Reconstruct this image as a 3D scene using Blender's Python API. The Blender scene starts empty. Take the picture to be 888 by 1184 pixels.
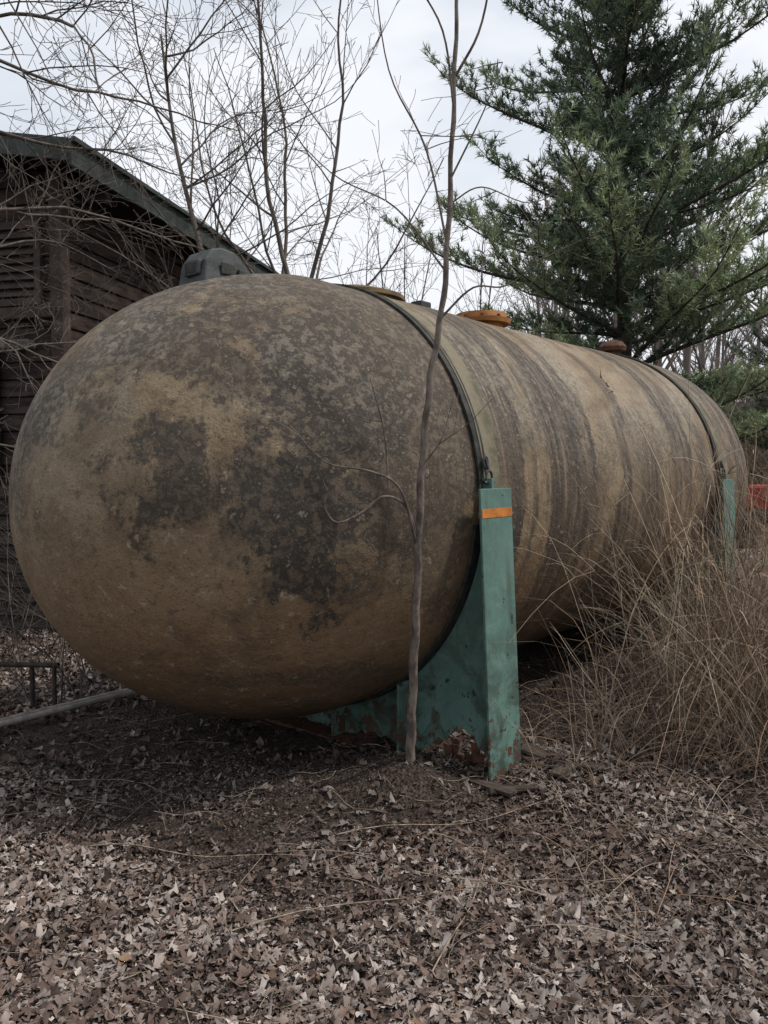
import bpy, bmesh, numpy as np, math
from mathutils import Vector, Matrix
rng=np.random.default_rng(7)
scene=bpy.context.scene
COL=scene.collection
# ------------------------------------------------------------------ helpers
def link(o,parent=None):
    COL.objects.link(o)
    if parent is not None: o.parent=parent
    return o
def empty(name,loc=(0,0,0),rotz=0.0):
    o=bpy.data.objects.new(name,None); o.location=loc; o.rotation_euler=(0,0,rotz); o.empty_display_size=.2
    return link(o)
def fastmesh(name,V,F,mat=None,col=None,smooth=False,parent=None):
    V=np.asarray(V,dtype=np.float32); F=np.asarray(F,dtype=np.int32)
    me=bpy.data.meshes.new(name); k=F.shape[1]
    me.vertices.add(len(V)); me.vertices.foreach_set("co",V.ravel())
    me.loops.add(F.size); me.loops.foreach_set("vertex_index",F.ravel())
    me.polygons.add(len(F)); me.polygons.foreach_set("loop_start",np.arange(0,F.size,k,dtype=np.int32))
    me.polygons.foreach_set("loop_total",np.full(len(F),k,dtype=np.int32))
    if smooth: me.polygons.foreach_set("use_smooth",np.ones(len(F),dtype=bool))
    me.update(calc_edges=True)
    if col is not None:
        ca=me.color_attributes.new("Col","FLOAT_COLOR","POINT")
        c=np.ones((len(V),4),dtype=np.float32); c[:,:3]=col; ca.data.foreach_set("color",c.ravel())
    if mat: me.materials.append(mat)
    o=bpy.data.objects.new(name,me)
    return link(o,parent)
def pymesh(name,V,F,mat,parent=None,smooth=False,bevel=0):
    me=bpy.data.meshes.new(name); me.from_pydata([tuple(v) for v in V],[],F); me.update()
    if mat: me.materials.append(mat)
    if smooth: me.polygons.foreach_set("use_smooth",[True]*len(me.polygons))
    o=bpy.data.objects.new(name,me); link(o,parent)
    if bevel>0:
        b=o.modifiers.new("bev","BEVEL"); b.width=bevel; b.segments=2
    return o
def box(name,lo,hi,mat,parent=None,bevel=0.004,jit=0):
    x0,y0,z0=lo;x1,y1,z1=hi
    V=np.array([(x0,y0,z0),(x1,y0,z0),(x1,y1,z0),(x0,y1,z0),(x0,y0,z1),(x1,y0,z1),(x1,y1,z1),(x0,y1,z1)],float)
    if jit: V+=rng.normal(size=V.shape)*jit
    F=[(0,3,2,1),(4,5,6,7),(0,1,5,4),(1,2,6,5),(2,3,7,6),(3,0,4,7)]
    return pymesh(name,V,F,mat,parent,bevel=bevel)
def revolve(name,prof,mat,parent=None,seg=32,axis='Z',loc=(0,0,0),smooth=True):
    V=[];F=[];n=len(prof)
    for i,(h,r) in enumerate(prof):
        for j in range(seg):
            t=2*math.pi*j/seg; c,s=math.cos(t)*r,math.sin(t)*r
            V.append((c,s,h) if axis=='Z' else ((h,c,s) if axis=='X' else (s,h,c)))
    for i in range(n-1):
        for j in range(seg):
            k=(j+1)%seg; F.append((i*seg+j,i*seg+k,(i+1)*seg+k,(i+1)*seg+j))
    o=pymesh(name,V,F,mat,parent,smooth=smooth); o.location=loc
    if smooth:
        e=o.modifiers.new("es","EDGE_SPLIT"); e.split_angle=math.radians(35)
    return o
class Tubes:
    def __init__(s): s.V=[];s.F=[];s.n=0
    def add(s,P,R,k=4):
        P=np.asarray(P,float);R=np.asarray(R,float);n=len(P)
        T=np.gradient(P,axis=0); T/=np.linalg.norm(T,axis=1)[:,None]+1e-9
        ref=np.array([0,0,1.]) if abs(T[:,2]).mean()<.7 else np.array([1.,0.2,0])
        U=np.cross(T,ref); U/=np.linalg.norm(U,axis=1)[:,None]+1e-9
        W=np.cross(T,U)
        a=np.arange(k)*2*np.pi/k
        ring=P[:,None]+R[:,None,None]*(np.cos(a)[None,:,None]*U[:,None]+np.sin(a)[None,:,None]*W[:,None])
        s.V.append(ring.reshape(-1,3))
        i=np.arange(n-1)[:,None]*k; j=np.arange(k)[None]; j2=(j+1)%k
        s.F.append(np.stack([i+j,i+j2,i+k+j2,i+k+j],-1).reshape(-1,4)+s.n)
        s.n+=n*k
    def make(s,name,mat,parent=None,smooth=True):
        return fastmesh(name,np.concatenate(s.V),np.concatenate(s.F),mat,None,smooth,parent)
def smoothstep(a,b,x):
    t=np.clip((x-a)/(b-a),0,1); return t*t*(3-2*t)
def catmull(pts,m=8):
    P=np.array(pts,float); P=np.vstack([2*P[0]-P[1],P,2*P[-1]-P[-2]]); out=[]
    for i in range(1,len(P)-2):
        for t in np.linspace(0,1,m,endpoint=False):
            a,b,c,d=P[i-1],P[i],P[i+1],P[i+2]
            out.append(.5*((2*b)+(c-a)*t+(2*a-5*b+4*c-d)*t*t+(3*b-a-3*c+d)*t**3))
    out.append(P[-2]); return np.array(out)
# ------------------------------------------------------------------ material helpers
class NT:
    def __init__(s,name):
        s.m=bpy.data.materials.new(name); s.m.use_nodes=True; s.t=s.m.node_tree; s.n=s.t.nodes; s.l=s.t.links
        s.b=s.n["Principled BSDF"]; s.b.inputs["Roughness"].default_value=.8
        s.b.inputs["Specular IOR Level"].default_value=.25
    def put(s,v,inp):
        if isinstance(v,(int,float)): inp.default_value=v
        elif isinstance(v,(tuple,list)):
            inp.default_value=v if len(v)==len(inp.default_value) else (*v,1)
        else: s.l.new(v,inp)
    def coord(s,which="Object",scale=None,loc=None):
        o=s.n.new("ShaderNodeTexCoord").outputs[which]
        if scale is not None or loc is not None:
            mp=s.n.new("ShaderNodeMapping"); s.l.new(o,mp.inputs[0])
            if scale is not None: mp.inputs["Scale"].default_value=scale
            if loc is not None: mp.inputs["Location"].default_value=loc
            o=mp.outputs[0]
        return o
    def noise(s,vec,scale,detail=5,rough=.55,dist=0,out="Fac"):
        n=s.n.new("ShaderNodeTexNoise"); s.l.new(vec,n.inputs["Vector"])
        n.inputs["Scale"].default_value=scale;n.inputs["Detail"].default_value=detail
        n.inputs["Roughness"].default_value=rough;n.inputs["Distortion"].default_value=dist
        return n.outputs[out]
    def vor(s,vec,scale,feature='F1',out="Distance"):
        n=s.n.new("ShaderNodeTexVoronoi"); n.feature=feature; s.l.new(vec,n.inputs["Vector"]); n.inputs["Scale"].default_value=scale
        return n.outputs[out]
    def rmp(s,v,a,b,c=0.,d=1.):
        n=s.n.new("ShaderNodeMapRange"); s.put(v,n.inputs[0]); n.interpolation_type='SMOOTHSTEP'
        for i,x in enumerate((a,b,c,d)): n.inputs[1+i].default_value=x
        return n.outputs[0]
    def math(s,op,a,b=0.0,clamp=False):
        n=s.n.new("ShaderNodeMath"); n.operation=op; n.use_clamp=clamp; s.put(a,n.inputs[0]); s.put(b,n.inputs[1]); return n.outputs[0]
    def mix(s,f,a,b,mode='MIX'):
        n=s.n.new("ShaderNodeMix"); n.data_type='RGBA'; n.blend_type=mode
        s.put(f,n.inputs[0]); s.put(a,n.inputs[6]); s.put(b,n.inputs[7]); return n.outputs[2]
    def sep(s,v):
        n=s.n.new("ShaderNodeSeparateXYZ"); s.l.new(v,n.inputs[0]); return n.outputs
    def vmath(s,op,a,b):
        n=s.n.new("ShaderNodeVectorMath"); n.operation=op; s.put(a,n.inputs[0]); s.put(b,n.inputs[1]); return n
    def attr(s,name="Col"):
        n=s.n.new("ShaderNodeAttribute"); n.attribute_name=name; return n.outputs["Color"]
    def bump(s,h,strength=.3,dist=.01,prev=None):
        n=s.n.new("ShaderNodeBump"); s.l.new(h,n.inputs["Height"]); n.inputs["Strength"].default_value=strength; n.inputs["Distance"].default_value=dist
        if prev is not None: s.l.new(prev,n.inputs["Normal"])
        return n.outputs[0]
    def done(s,col=None,rough=None,normal=None,metal=None):
        if col is not None: s.put(col,s.b.inputs["Base Color"])
        if rough is not None: s.put(rough,s.b.inputs["Roughness"])
        if normal is not None: s.l.new(normal,s.b.inputs["Normal"])
        if metal is not None: s.put(metal,s.b.inputs["Metallic"])
        return s.m
def simple(name,c1,c2,scale=6,bumps=.3,rough=.8,stretch=(1,1,1),lo=.35,hi=.65,metal=None):
    t=NT(name); v=t.coord(scale=stretch); n=t.noise(v,scale,4,.6); f=t.noise(v,scale*9,3,.6)
    c=t.mix(t.rmp(n,lo,hi),c1,c2); c=t.mix(.35,c,t.mix(f,(.25,.25,.25),(1.0,1.0,1.0)),'MULTIPLY')
    return t.done(c,rough,t.bump(f,bumps,.01) if bumps>0 else None,metal)
def plain(name,c1,c2,scale=2):
    t=NT(name); v=t.coord(); return t.done(t.mix(t.noise(v,scale,2),c1,c2),.9)
def attrmat(name,rough=.85):
    t=NT(name); return t.done(t.attr(),rough)
# ------------------------------------------------------------------ tank frame
TH=.7106; CX,CY,CZ=-.4487,4.8162,1.4186; R=1.2544; A0,DH,A1=-.2724,1.465,4.2757
dv=np.array([math.sin(TH),math.cos(TH)]); nv=np.array([math.cos(TH),-math.sin(TH)])
def ab(x,y):
    rx,ry=x-CX,y-CY
    return rx*dv[0]+ry*dv[1], rx*nv[0]+ry*nv[1]
ROTZ=math.pi/2-TH
# ------------------------------------------------------------------ ground
def gh(x,y):
    x=np.asarray(x,float);y=np.asarray(y,float)
    h=.018*np.sin(x*1.7+1)*np.cos(y*1.3)+.012*np.sin(x*4.1+y*2.7)+.008*np.sin(x*7.3-y*6.1+2)
    h=h+.13*np.exp(-((x-.10)**2+(y-3.78)**2)/.06)+.05*np.exp(-((x+.1)**2+(y-3.75)**2)/.3)
    h=h+.06*np.exp(-((x+.9)**2+(y-3.4)**2)/.2)+.04*np.exp(-((x-1.1)**2+(y-4.0)**2)/.12)
    h=h+4.6*smoothstep(16,44,y+.15*x)+.5*(np.sin(x*.15+y*.1)+.5*np.sin(x*.43+1)+.3*np.sin(x*.9+y*.5))*smoothstep(16,30,y)
    return h
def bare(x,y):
    # bare crumbly soil along the near edge; under the tank, painted shade with fewer leaves
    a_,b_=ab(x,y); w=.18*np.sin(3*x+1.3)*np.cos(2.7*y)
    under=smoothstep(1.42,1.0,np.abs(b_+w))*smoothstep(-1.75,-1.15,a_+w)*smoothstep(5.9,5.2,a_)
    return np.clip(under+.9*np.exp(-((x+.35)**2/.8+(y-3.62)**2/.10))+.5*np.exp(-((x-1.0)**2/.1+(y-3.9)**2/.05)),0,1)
g=np.linspace(-1,1,321); s=np.sign(g)*(6*np.abs(g)+400*np.abs(g)**5)
gx,gy=np.meshgrid(s,s+4.0,indexing='xy'); gz=gh(gx,gy)
N=321; V=np.stack([gx,gy,gz],-1).reshape(-1,3)
i,j=np.meshgrid(np.arange(N-1),np.arange(N-1)); a=(j*N+i).ravel(); F=np.stack([a,a+1,a+N+1,a+N],-1)
t=NT("soil_and_leaf_mould"); v=t.coord()
n1=t.noise(v,1.3,3,.6); n2=t.noise(v,24,5,.7,.6); vn=t.n.new("ShaderNodeTexVoronoi"); t.l.new(v,vn.inputs["Vector"]); vn.inputs["Scale"].default_value=60
c=t.mix(t.rmp(n1,.35,.65),(.085,.060,.047),(.15,.112,.09))
vs=t.sep(vn.outputs["Color"]); c=t.mix(t.rmp(vs[0],.45,.95,0,.7),c,(.24,.19,.16)); c=t.mix(t.rmp(n2,.42,.6,0,.8),c,(.045,.031,.025))
far=t.rmp(t.sep(v)[1],9,16); c=t.mix(far,c,t.mix(t.rmp(t.noise(v,1.6,5,.8),.35,.65),(.050,.040,.030),(.20,.155,.12)))
bare_shade=t.sep(t.attr())[0]; c=t.mix(t.math('MULTIPLY',bare_shade,.60),c,(.026,.018,.014))  # paints the tank's shade into the soil below it; darker bare soil beside
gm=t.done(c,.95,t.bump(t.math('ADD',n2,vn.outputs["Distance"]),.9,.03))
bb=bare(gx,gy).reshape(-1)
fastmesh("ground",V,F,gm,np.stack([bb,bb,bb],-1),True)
# leaf litter ------------------------------------------------------
PAL=np.array([(.33,.27,.238),(.26,.205,.175),(.50,.43,.38),(.18,.125,.10),(.105,.072,.057),(.058,.041,.034),(.23,.15,.10),(.22,.17,.142)])
# lobed (oak-like), and plain broken-flake outlines, fan triangulated about the midrib
LOBE=np.array([(-.5,0),(-.34,.16),(-.26,.08),(-.10,.36),(0,.16),(.16,.42),(.24,.18),(.40,.24),(.5,0),(.38,-.22),(.25,-.16),(.14,-.40),(.02,-.17),(-.12,-.34),(-.25,-.09),(-.35,-.15)])
OVAL=np.array([(-.5,0),(-.2,.34),(.2,.30),(.5,0),(.2,-.33),(-.22,-.30)])
CHIP=np.array([(-.5,-.1),(.1,.36),(.5,0),(-.1,-.3)])
def patch(x,y):
    return (.8*np.sin(x*2.1+.7*np.sin(y*1.9))*np.cos(y*2.6+x)+.7*np.sin(x*3.7+y*4.2+1.5*np.sin(y*2.2))+.5*np.sin(x*9-y*7+1)+.4*np.sin(x*15+y*11+2*np.sin(x*5)))
def leaves(n,y0,y1,size,tpl,flat=1.0,bias=0,keepbare=.85,curlk=1.0,thin=.0):
    y=rng.uniform(y0,y1,n); x=rng.uniform(-1,1,n)*(.62*y+.7)
    keep=(rng.random(n)>bare(x,y)*keepbare)&(rng.random(n)>thin*smoothstep(.1,-.9,patch(x,y))); x=x[keep];y=y[keep];n=len(x)
    z=gh(x,y)+rng.uniform(0.001,.014,n); k=len(tpl)
    L=size*rng.uniform(.5,1.3,n); W=L*rng.uniform(.55,1.1,n); th=rng.uniform(0,2*np.pi,n)
    tx=np.append(tpl[:,0],0.0); ty=np.append(tpl[:,1],0.0)
    X=tx[None]*L[:,None]+rng.normal(size=(n,k+1))*L[:,None]*.06; Y=ty[None]*W[:,None]+rng.normal(size=(n,k+1))*L[:,None]*.06
    curl=rng.normal(size=n)*.8*curlk; fold=rng.normal(size=n)*.7*curlk; tw=rng.normal(size=n)*.8*curlk
    Z=curl[:,None]*(X**2)/L[:,None]*2.0+fold[:,None]*np.abs(Y)*.8+tw[:,None]*X*Y/L[:,None]*2+rng.normal(size=(n,k+1))*L[:,None]*.06
    rx=rng.normal(size=n)*.22; ry=rng.normal(size=n)*.22
    Z=(Z+X*rx[:,None]+Y*ry[:,None])*flat; Z=Z-Z.min(1)[:,None]*.75
    c,s_=np.cos(th)[:,None],np.sin(th)[:,None]
    P=np.stack([x[:,None]+X*c-Y*s_, y[:,None]+X*s_+Y*c, z[:,None]+Z],-1)
    T=np.array([(q,k,(q+1)%k) for q in range(k)])
    F=(T[None]+np.arange(n)[:,None,None]*(k+1)).reshape(-1,3)
    pt=patch(x,y)+rng.normal(size=n)*.55
    pt=pt+.8*np.exp(-((x+.9)**2/.5+(y-2.6)**2/.25))+.7*np.exp(-((x-.3)**2/.3+(y-2.5)**2/.1))-.7*np.exp(-((x-.1)**2/.2+(y-3.1)**2/.05))
    idx_l=rng.choice(8,n,p=[.24,.18,.18,.13,.07,.04,.01,.15]); idx_d=rng.choice(8,n,p=[.05,.13,.02,.29,.23,.16,.01,.11])
    idx=np.where(pt>.05+bias,idx_l,idx_d)
    C=PAL[idx]*rng.uniform(.6,1.12,n)[:,None]
    C=C*(1-.45*np.clip(bare(x,y),0,1))[:,None]  # leaf colour darkened as well, for the shade painted under the tank
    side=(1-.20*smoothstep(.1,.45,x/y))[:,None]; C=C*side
    Cv=np.repeat(C,k+1,0).reshape(n,k+1,3)*rng.uniform(.75,1.15,(n,k+1,1)); Cv[:,k]*=.72   # darker midrib
    return P.reshape(-1,3),F,Cv.reshape(-1,3)
parts=[leaves(25000,1.6,4.3,.052,LOBE,.65,thin=.55),leaves(24000,1.6,4.4,.031,OVAL,.8,thin=.4),leaves(80000,1.6,4.2,.014,CHIP,.8,.1,.35,.6),leaves(34000,4.1,9,.050,OVAL,.9),leaves(10000,9,18,.10,OVAL)]
off=0;VV=[];FF=[];CC=[]
for P,F,C in parts: VV.append(P);FF.append(F+off);CC.append(C);off+=len(P)
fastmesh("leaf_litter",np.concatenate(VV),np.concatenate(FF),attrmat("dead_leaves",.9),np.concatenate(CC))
tb=Tubes()
for k in range(520):
    y=rng.uniform(1.9,6.5); x=rng.uniform(-1,1)*(.6*y+.5); L=rng.uniform(.08,.42)*(2.6 if rng.random()<.12 else 1); th=rng.uniform(0,6.28); cv=rng.normal()*.6
    q=[]; 
    px,py=x,y
    for m in range(7):
        q.append((px,py,gh(px,py)+.022+.010*math.sin(m*1.3+k))); th+=cv/7+rng.normal()*.12; px+=math.cos(th)*L/6; py+=math.sin(th)*L/6
    r=rng.uniform(.0008,.0026); tb.add(q,np.linspace(r,r*.5,7),3)
# a few long pale fallen stems in the foreground
for (x0,y0,th,L,cv) in ((-.55,2.55,.5,1.5,-.5),(.15,2.35,1.1,.9,.3),(.6,2.8,2.7,1.1,.35),(-.2,3.2,.2,1.2,.4),(.9,2.9,1.9,.8,-.5),(-1.2,3.1,-.2,.9,.3)):
    q=[];px,py=x0,y0
    for m in range(12):
        q.append((px,py,gh(px,py)+.03+.012*math.sin(m*.9))); th+=cv/12; px+=math.cos(th)*L/11; py+=math.sin(th)*L/11
    tb.add(q,np.linspace(.0030,.0013,12),4)
tb.make("fallen_twigs",simple("dry_twig",(.42,.34,.26),(.17,.12,.09),20))
# ------------------------------------------------------------------ storage tank
tank=empty("storage_tank",(CX,CY,CZ),ROTZ)
t=NT("weathered_tank_paint"); v=t.coord(); X,Y,Z=t.sep(v)
nb=t.noise(v,1.15,5,.66,.5); nm=t.noise(v,3.4,5,.68,.3); nf=t.noise(v,20,5,.75); ng=t.noise(v,95,2,.7)
c=t.mix(t.rmp(nm,.36,.64),(.155,.108,.064),(.245,.183,.115))
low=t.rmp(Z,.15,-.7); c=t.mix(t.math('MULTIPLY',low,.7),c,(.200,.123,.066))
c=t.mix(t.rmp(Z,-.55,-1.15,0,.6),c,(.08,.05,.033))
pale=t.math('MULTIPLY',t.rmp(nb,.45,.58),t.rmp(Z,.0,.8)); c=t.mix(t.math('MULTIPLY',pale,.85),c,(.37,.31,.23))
dist=t.noise(v,2.4,6,.74,0,"Color"); d1=t.vmath('SUBTRACT',dist,(.5,.5,.5)).outputs[0]
sc=t.n.new("ShaderNodeVectorMath"); sc.operation='SCALE'; t.l.new(d1,sc.inputs[0]); sc.inputs[3].default_value=1.7
vd=t.vmath('ADD',v,sc.outputs[0]).outputs[0]
sc2=t.n.new("ShaderNodeVectorMath"); sc2.operation='SCALE'; t.l.new(d1,sc2.inputs[0]); sc2.inputs[3].default_value=.38
vs_=t.vmath('ADD',v,sc2.outputs[0]).outputs[0]
mask=None
for (a_,b_,z_,r_,st) in [(-1.05,1.05,.04,.40,1),(-.90,1.07,.42,.40,.95),(-1.20,.50,.80,.38,.8),(-1.52,.66,.12,.22,.85),(-1.35,.85,.10,.14,.7),(-.74,.99,.68,.40,.85),(-.6,1.2,.0,.40,.75),(-.35,1.25,.35,.42,.75),(-.3,1.2,-.3,.28,.5),(-1.0,.1,1.0,.38,.65),(-.5,.5,1.1,.42,.7),(-1.55,.1,.6,.28,.6),(-.3,1.0,.8,.40,.7)]:
    dd=t.vmath('DISTANCE',vd,(a_,-b_,z_)).outputs["Value"]
    m=t.rmp(dd,r_+.06,r_-.07,0,st)
    mask=m if mask is None else t.math('MAXIMUM',mask,m)
mott=t.rmp(nf,.39,.54,.08,1.0); maskf=t.math('MULTIPLY',mask,mott)
c=t.mix(t.math('MULTIPLY',mask,.52),c,(.080,.066,.053)); c=t.mix(t.math('MULTIPLY',maskf,.88),c,(.030,.027,.025))
# soot mottling everywhere
m2=t.math('MULTIPLY',t.rmp(nb,.48,.58),t.rmp(nf,.39,.56,.05,.92)); m2=t.math('MULTIPLY',m2,t.rmp(X,-.3,.3,.8,.65)); c=t.mix(m2,c,(.055,.046,.037))
# run-off streaks on the barrel: broad soft stains broken by finer drips
cm=t.n.new("ShaderNodeMapping"); t.l.new(vs_,cm.inputs[0]); cm.inputs["Scale"].default_value=(1.9,.33,.33); cm.inputs["Location"].default_value=(.35,.2,0)
s1=t.noise(cm.outputs[0],1.5,5,.62,.1)
cm2=t.n.new("ShaderNodeMapping"); t.l.new(v,cm2.inputs[0]); cm2.inputs["Scale"].default_value=(12,.65,.65)
s2=t.noise(cm2.outputs[0],1.3,5,.68,.45)
st=t.math('MULTIPLY',t.rmp(s1,.44,.57),t.rmp(X,-.1,.4)); st=t.math('MULTIPLY',st,t.rmp(t.math('ADD',Z,t.math('MULTIPLY',nm,.9)),-.85,.25,.0,1)); st=t.math('MULTIPLY',st,t.rmp(s2,.36,.58,.38,1.)); st=t.math('MULTIPLY',st,t.rmp(nf,.3,.52,.6,1)); st=t.math('MULTIPLY',st,t.rmp(nm,.3,.5,.6,1))
c=t.mix(t.math('MULTIPLY',st,.95),c,(.034,.029,.026))
s3=t.math('MULTIPLY',t.rmp(s2,.52,.66,0,.65),t.rmp(X,-.5,.3,.1,1)); s3=t.math('MULTIPLY',s3,t.rmp(s1,.38,.52)); s3=t.math('MULTIPLY',s3,t.rmp(nf,.35,.5,.4,1)); c=t.mix(s3,c,(.060,.045,.034))
s4=t.math('MULTIPLY',t.rmp(s2,.44,.32,0,.45),t.rmp(X,-.2,.3)); c=t.mix(s4,c,(.31,.235,.155))
c=t.mix(t.rmp(nf,.57,.70,0,.65),c,(.37,.305,.22)); c=t.mix(t.rmp(ng,.54,.72,0,.65),c,(.05,.04,.03))
c=t.mix(t.rmp(nf,.46,.33,0,.65),c,(.075,.055,.039))
sx=t.vor(vs_,1.6,'DISTANCE_TO_EDGE'); c=t.mix(t.math('MULTIPLY',t.rmp(sx,.007,.0,0,.3),t.rmp(nm,.45,.55)),c,(.42,.36,.27))
vc=t.vor(vd,26,'DISTANCE_TO_EDGE'); al=t.math('MULTIPLY',t.rmp(vc,.10,.0),maskf)
h=t.math('ADD',nf,t.math('MULTIPLY',ng,.6)); h=t.math('SUBTRACT',h,t.math('MULTIPLY',al,.8))
bn=t.bump(h,.5,.012); bn=t.bump(nm,.4,.05,bn)
tm=t.done(c,t.rmp(nf,.3,.7,.50,.85),bn)
sn=40; prof=[]
for q in np.linspace(0,math.pi/2,sn): prof.append((A0-DH*math.cos(q),R*math.sin(q)))
for q in np.linspace(0,1,60)[1:-1]: prof.append((A0+(A1-A0)*q,R))
for q in np.linspace(math.pi/2,0,sn): prof.append((A1+DH*math.cos(q),R*math.sin(q)))
prof=np.array(prof); K=128; an=np.arange(K)*2*np.pi/K
rr=prof[:,1][:,None]; xx=prof[:,0][:,None]+0*an[None]
wob=.004*np.sin(2.1*xx+1)*np.cos(3*an)[None]+.003*np.sin(5.3*xx+2*an[None])
ring=-.004*np.exp(-((xx-.8)/.08)**2)-.010*np.exp(-((xx-2.12)/.09)**2)-.004*np.exp(-((xx-3.1)/.08)**2)+.004*np.exp(-((xx+.38)/.08)**2)
re=rr+(wob+ring)*(rr>.2)
V=np.stack([xx,re*np.cos(an)[None],re*np.sin(an)[None]],-1).reshape(-1,3); n=len(prof)
i=np.arange(n-1)[:,None]*K; j=np.arange(K)[None]; j2=(j+1)%K
F=np.stack([i+j,i+j2,i+K+j2,i+K+j],-1).reshape(-1,4)
fastmesh("tank_shell",V,F,tm,None,True,tank)
rubber=simple("strap_rubber",(.022,.024,.024),(.06,.058,.05),14,.4,.7)
bandm=simple("strap_liner",(.12,.11,.072),(.22,.19,.13),5,.3,.85,(1,1,1),.4,.6)
def arcband(name,a0,a1,r0,r1,t0,t1,mat,parent,seg=70,wave=0):
    V=[];F=[]
    for k in range(seg+1):
        t_=math.radians(t0+(t1-t0)*k/seg); w=wave*math.sin(k*.5)
        for (a,r) in ((a0+w,r0),(a1+w,r0),(a1+w,r1),(a0+w,r1)):
            V.append((a,-r*math.cos(t_),r*math.sin(t_)))
    for k in range(seg):
        b=k*4
        for q in range(4):
            F.append((b+q,b+(q+1)%4,b+4+(q+1)%4,b+4+q))
    F.append((0,3,2,1)); e=seg*4; F.append((e,e+1,e+2,e+3))
    return pymesh(name,V,F,mat,parent,smooth=False)
def strap(a,i):
    arcband(f"hold_down_strap_{i}",a-.044,a+.030,R+.004,R+.016,3,177,rubber,tank,wave=.002)
    arcband(f"strap_liner_{i}",a+.036,a+.165,R-.004,R+.007,2,178,bandm,tank)
    arcband(f"strap_edge_{i}",a-.004,a+.006,R+.017,R+.020,3,177,bandm,tank)
strap(0.0,1); strap(3.68,2)
# top fittings
hoodm=simple("grey_green_metal",(.040,.045,.045),(.080,.085,.082),12,.3,.6)
ochre=simple("ochre_metal",(.24,.165,.08),(.13,.095,.055),8,.3,.8)
orange=simple("orange_rust_lid",(.42,.19,.05),(.24,.10,.035),9,.3,.7)
rust=simple("rusted_iron",(.16,.07,.04),(.07,.04,.03),18,.5,.9)
hx,hz=-.70,1.10
V=[];F=[]
def hood_outline(w,y): 
    return [(-w,0),(-w*.90,.15),(-w*.62,.215),(-w*.2,.235),(w*.3,.225),(w*.72,.16),(w,.0)]
for y,k in ((-.13,1.0),(.13,.95)):
    for (a,b) in hood_outline(.17*k,y): V.append((hx+a,y*(1-.25*b/.24),hz+b))
m=7
F=[tuple(range(m-1,-1,-1)),tuple(range(m,2*m))]+[(q,q+1,m+q+1,m+q) for q in range(m-1)]
pymesh("valve_hood",V,F,hoodm,tank,bevel=.012)
box("hood_flange",(hx-.22,-.17,hz-.03),(hx+.22,.17,hz+.012),hoodm,tank,.008)
box("hood_port_frame",(hx-.180,-.085,hz+.075),(hx-.135,.045,hz+.155),hoodm,tank,.012)
box("hood_port",(hx-.183,-.065,hz+.09),(hx-.178,.025,hz+.14),rubber,tank,.002)
box("hood_side_port",(hx-.06,-.128,hz+.09),(hx+.03,-.118,hz+.15),rubber,tank,.004)
box("hood_hinge",(hx+.05,-.135,hz+.10),(hx+.12,-.115,hz+.13),hoodm,tank,.004)
revolve("manway_dome",[(1.15,.30),(1.245,.30),(1.25,.33),(1.275,.33),(1.28,.29),(1.31,.22),(1.335,.12),(1.34,.001)],ochre,tank,40,'Z',(.42,.03,0))
revolve("orange_manhole_lid",[(1.2,.17),(1.29,.17),(1.29,.225),(1.325,.23),(1.33,.21),(1.37,.20),(1.375,.001)],orange,tank,40,'Z',(1.86,0,0))
for k in range(10):
    q=k*math.tau/10; box(f"lid_bolt_{k+1}",(1.86+.214*math.cos(q)-.010,.214*math.sin(q)-.010,1.32),(1.86+.214*math.cos(q)+.010,.214*math.sin(q)+.010,1.345),rust,tank,.003)
box("lifting_block",(1.03,-.05,1.22),(1.15,.05,1.35),hoodm,tank,.01)
revolve("rusty_vent",[(1.2,.07),(1.34,.07),(1.35,.13),(1.39,.14),(1.44,.10),(1.47,.001)],rust,tank,24,'Z',(4.25,0,0))
# ------------------------------------------------------------------ saddles
t=NT("chipped_teal_paint"); v=t.coord(); n1=t.noise(v,2.5,4,.6); n2=t.noise(v,14,5,.72); n3=t.noise(v,5,5,.7,.6); Zs=t.sep(v)[2]
c=t.mix(t.rmp(n1,.35,.65),(.080,.150,.126),(.118,.212,.178)); c=t.mix(t.rmp(n2,.5,.72,0,.5),c,(.18,.25,.215))
gr=t.math('MULTIPLY',t.rmp(n3,.42,.60),t.rmp(Zs,1.3,.0,.15,.9)); c=t.mix(gr,c,(.045,.062,.048))
chip=t.math('ADD',n2,t.rmp(Zs,.5,0,0,.16)); ck=t.rmp(chip,.655,.675); c=t.mix(ck,c,(.085,.045,.03)); ck2=t.rmp(t.noise(v,8,5,.75),.62,.635); c=t.mix(ck2,c,(.028,.035,.035))
cm3=t.n.new("ShaderNodeMapping"); t.l.new(v,cm3.inputs[0]); cm3.inputs["Scale"].default_value=(26,26,1.6)
sk=t.noise(cm3.outputs[0],1,4,.6); c=t.mix(t.rmp(sk,.54,.68,0,.45),c,(.07,.075,.055))
teal=t.done(c,t.rmp(n2,.3,.7,.5,.8),t.bump(t.math('SUBTRACT',n2,ck),.4,.006))
tape=simple("orange_tape",(.62,.22,.04),(.40,.13,.03),12,.1,.6)
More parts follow.
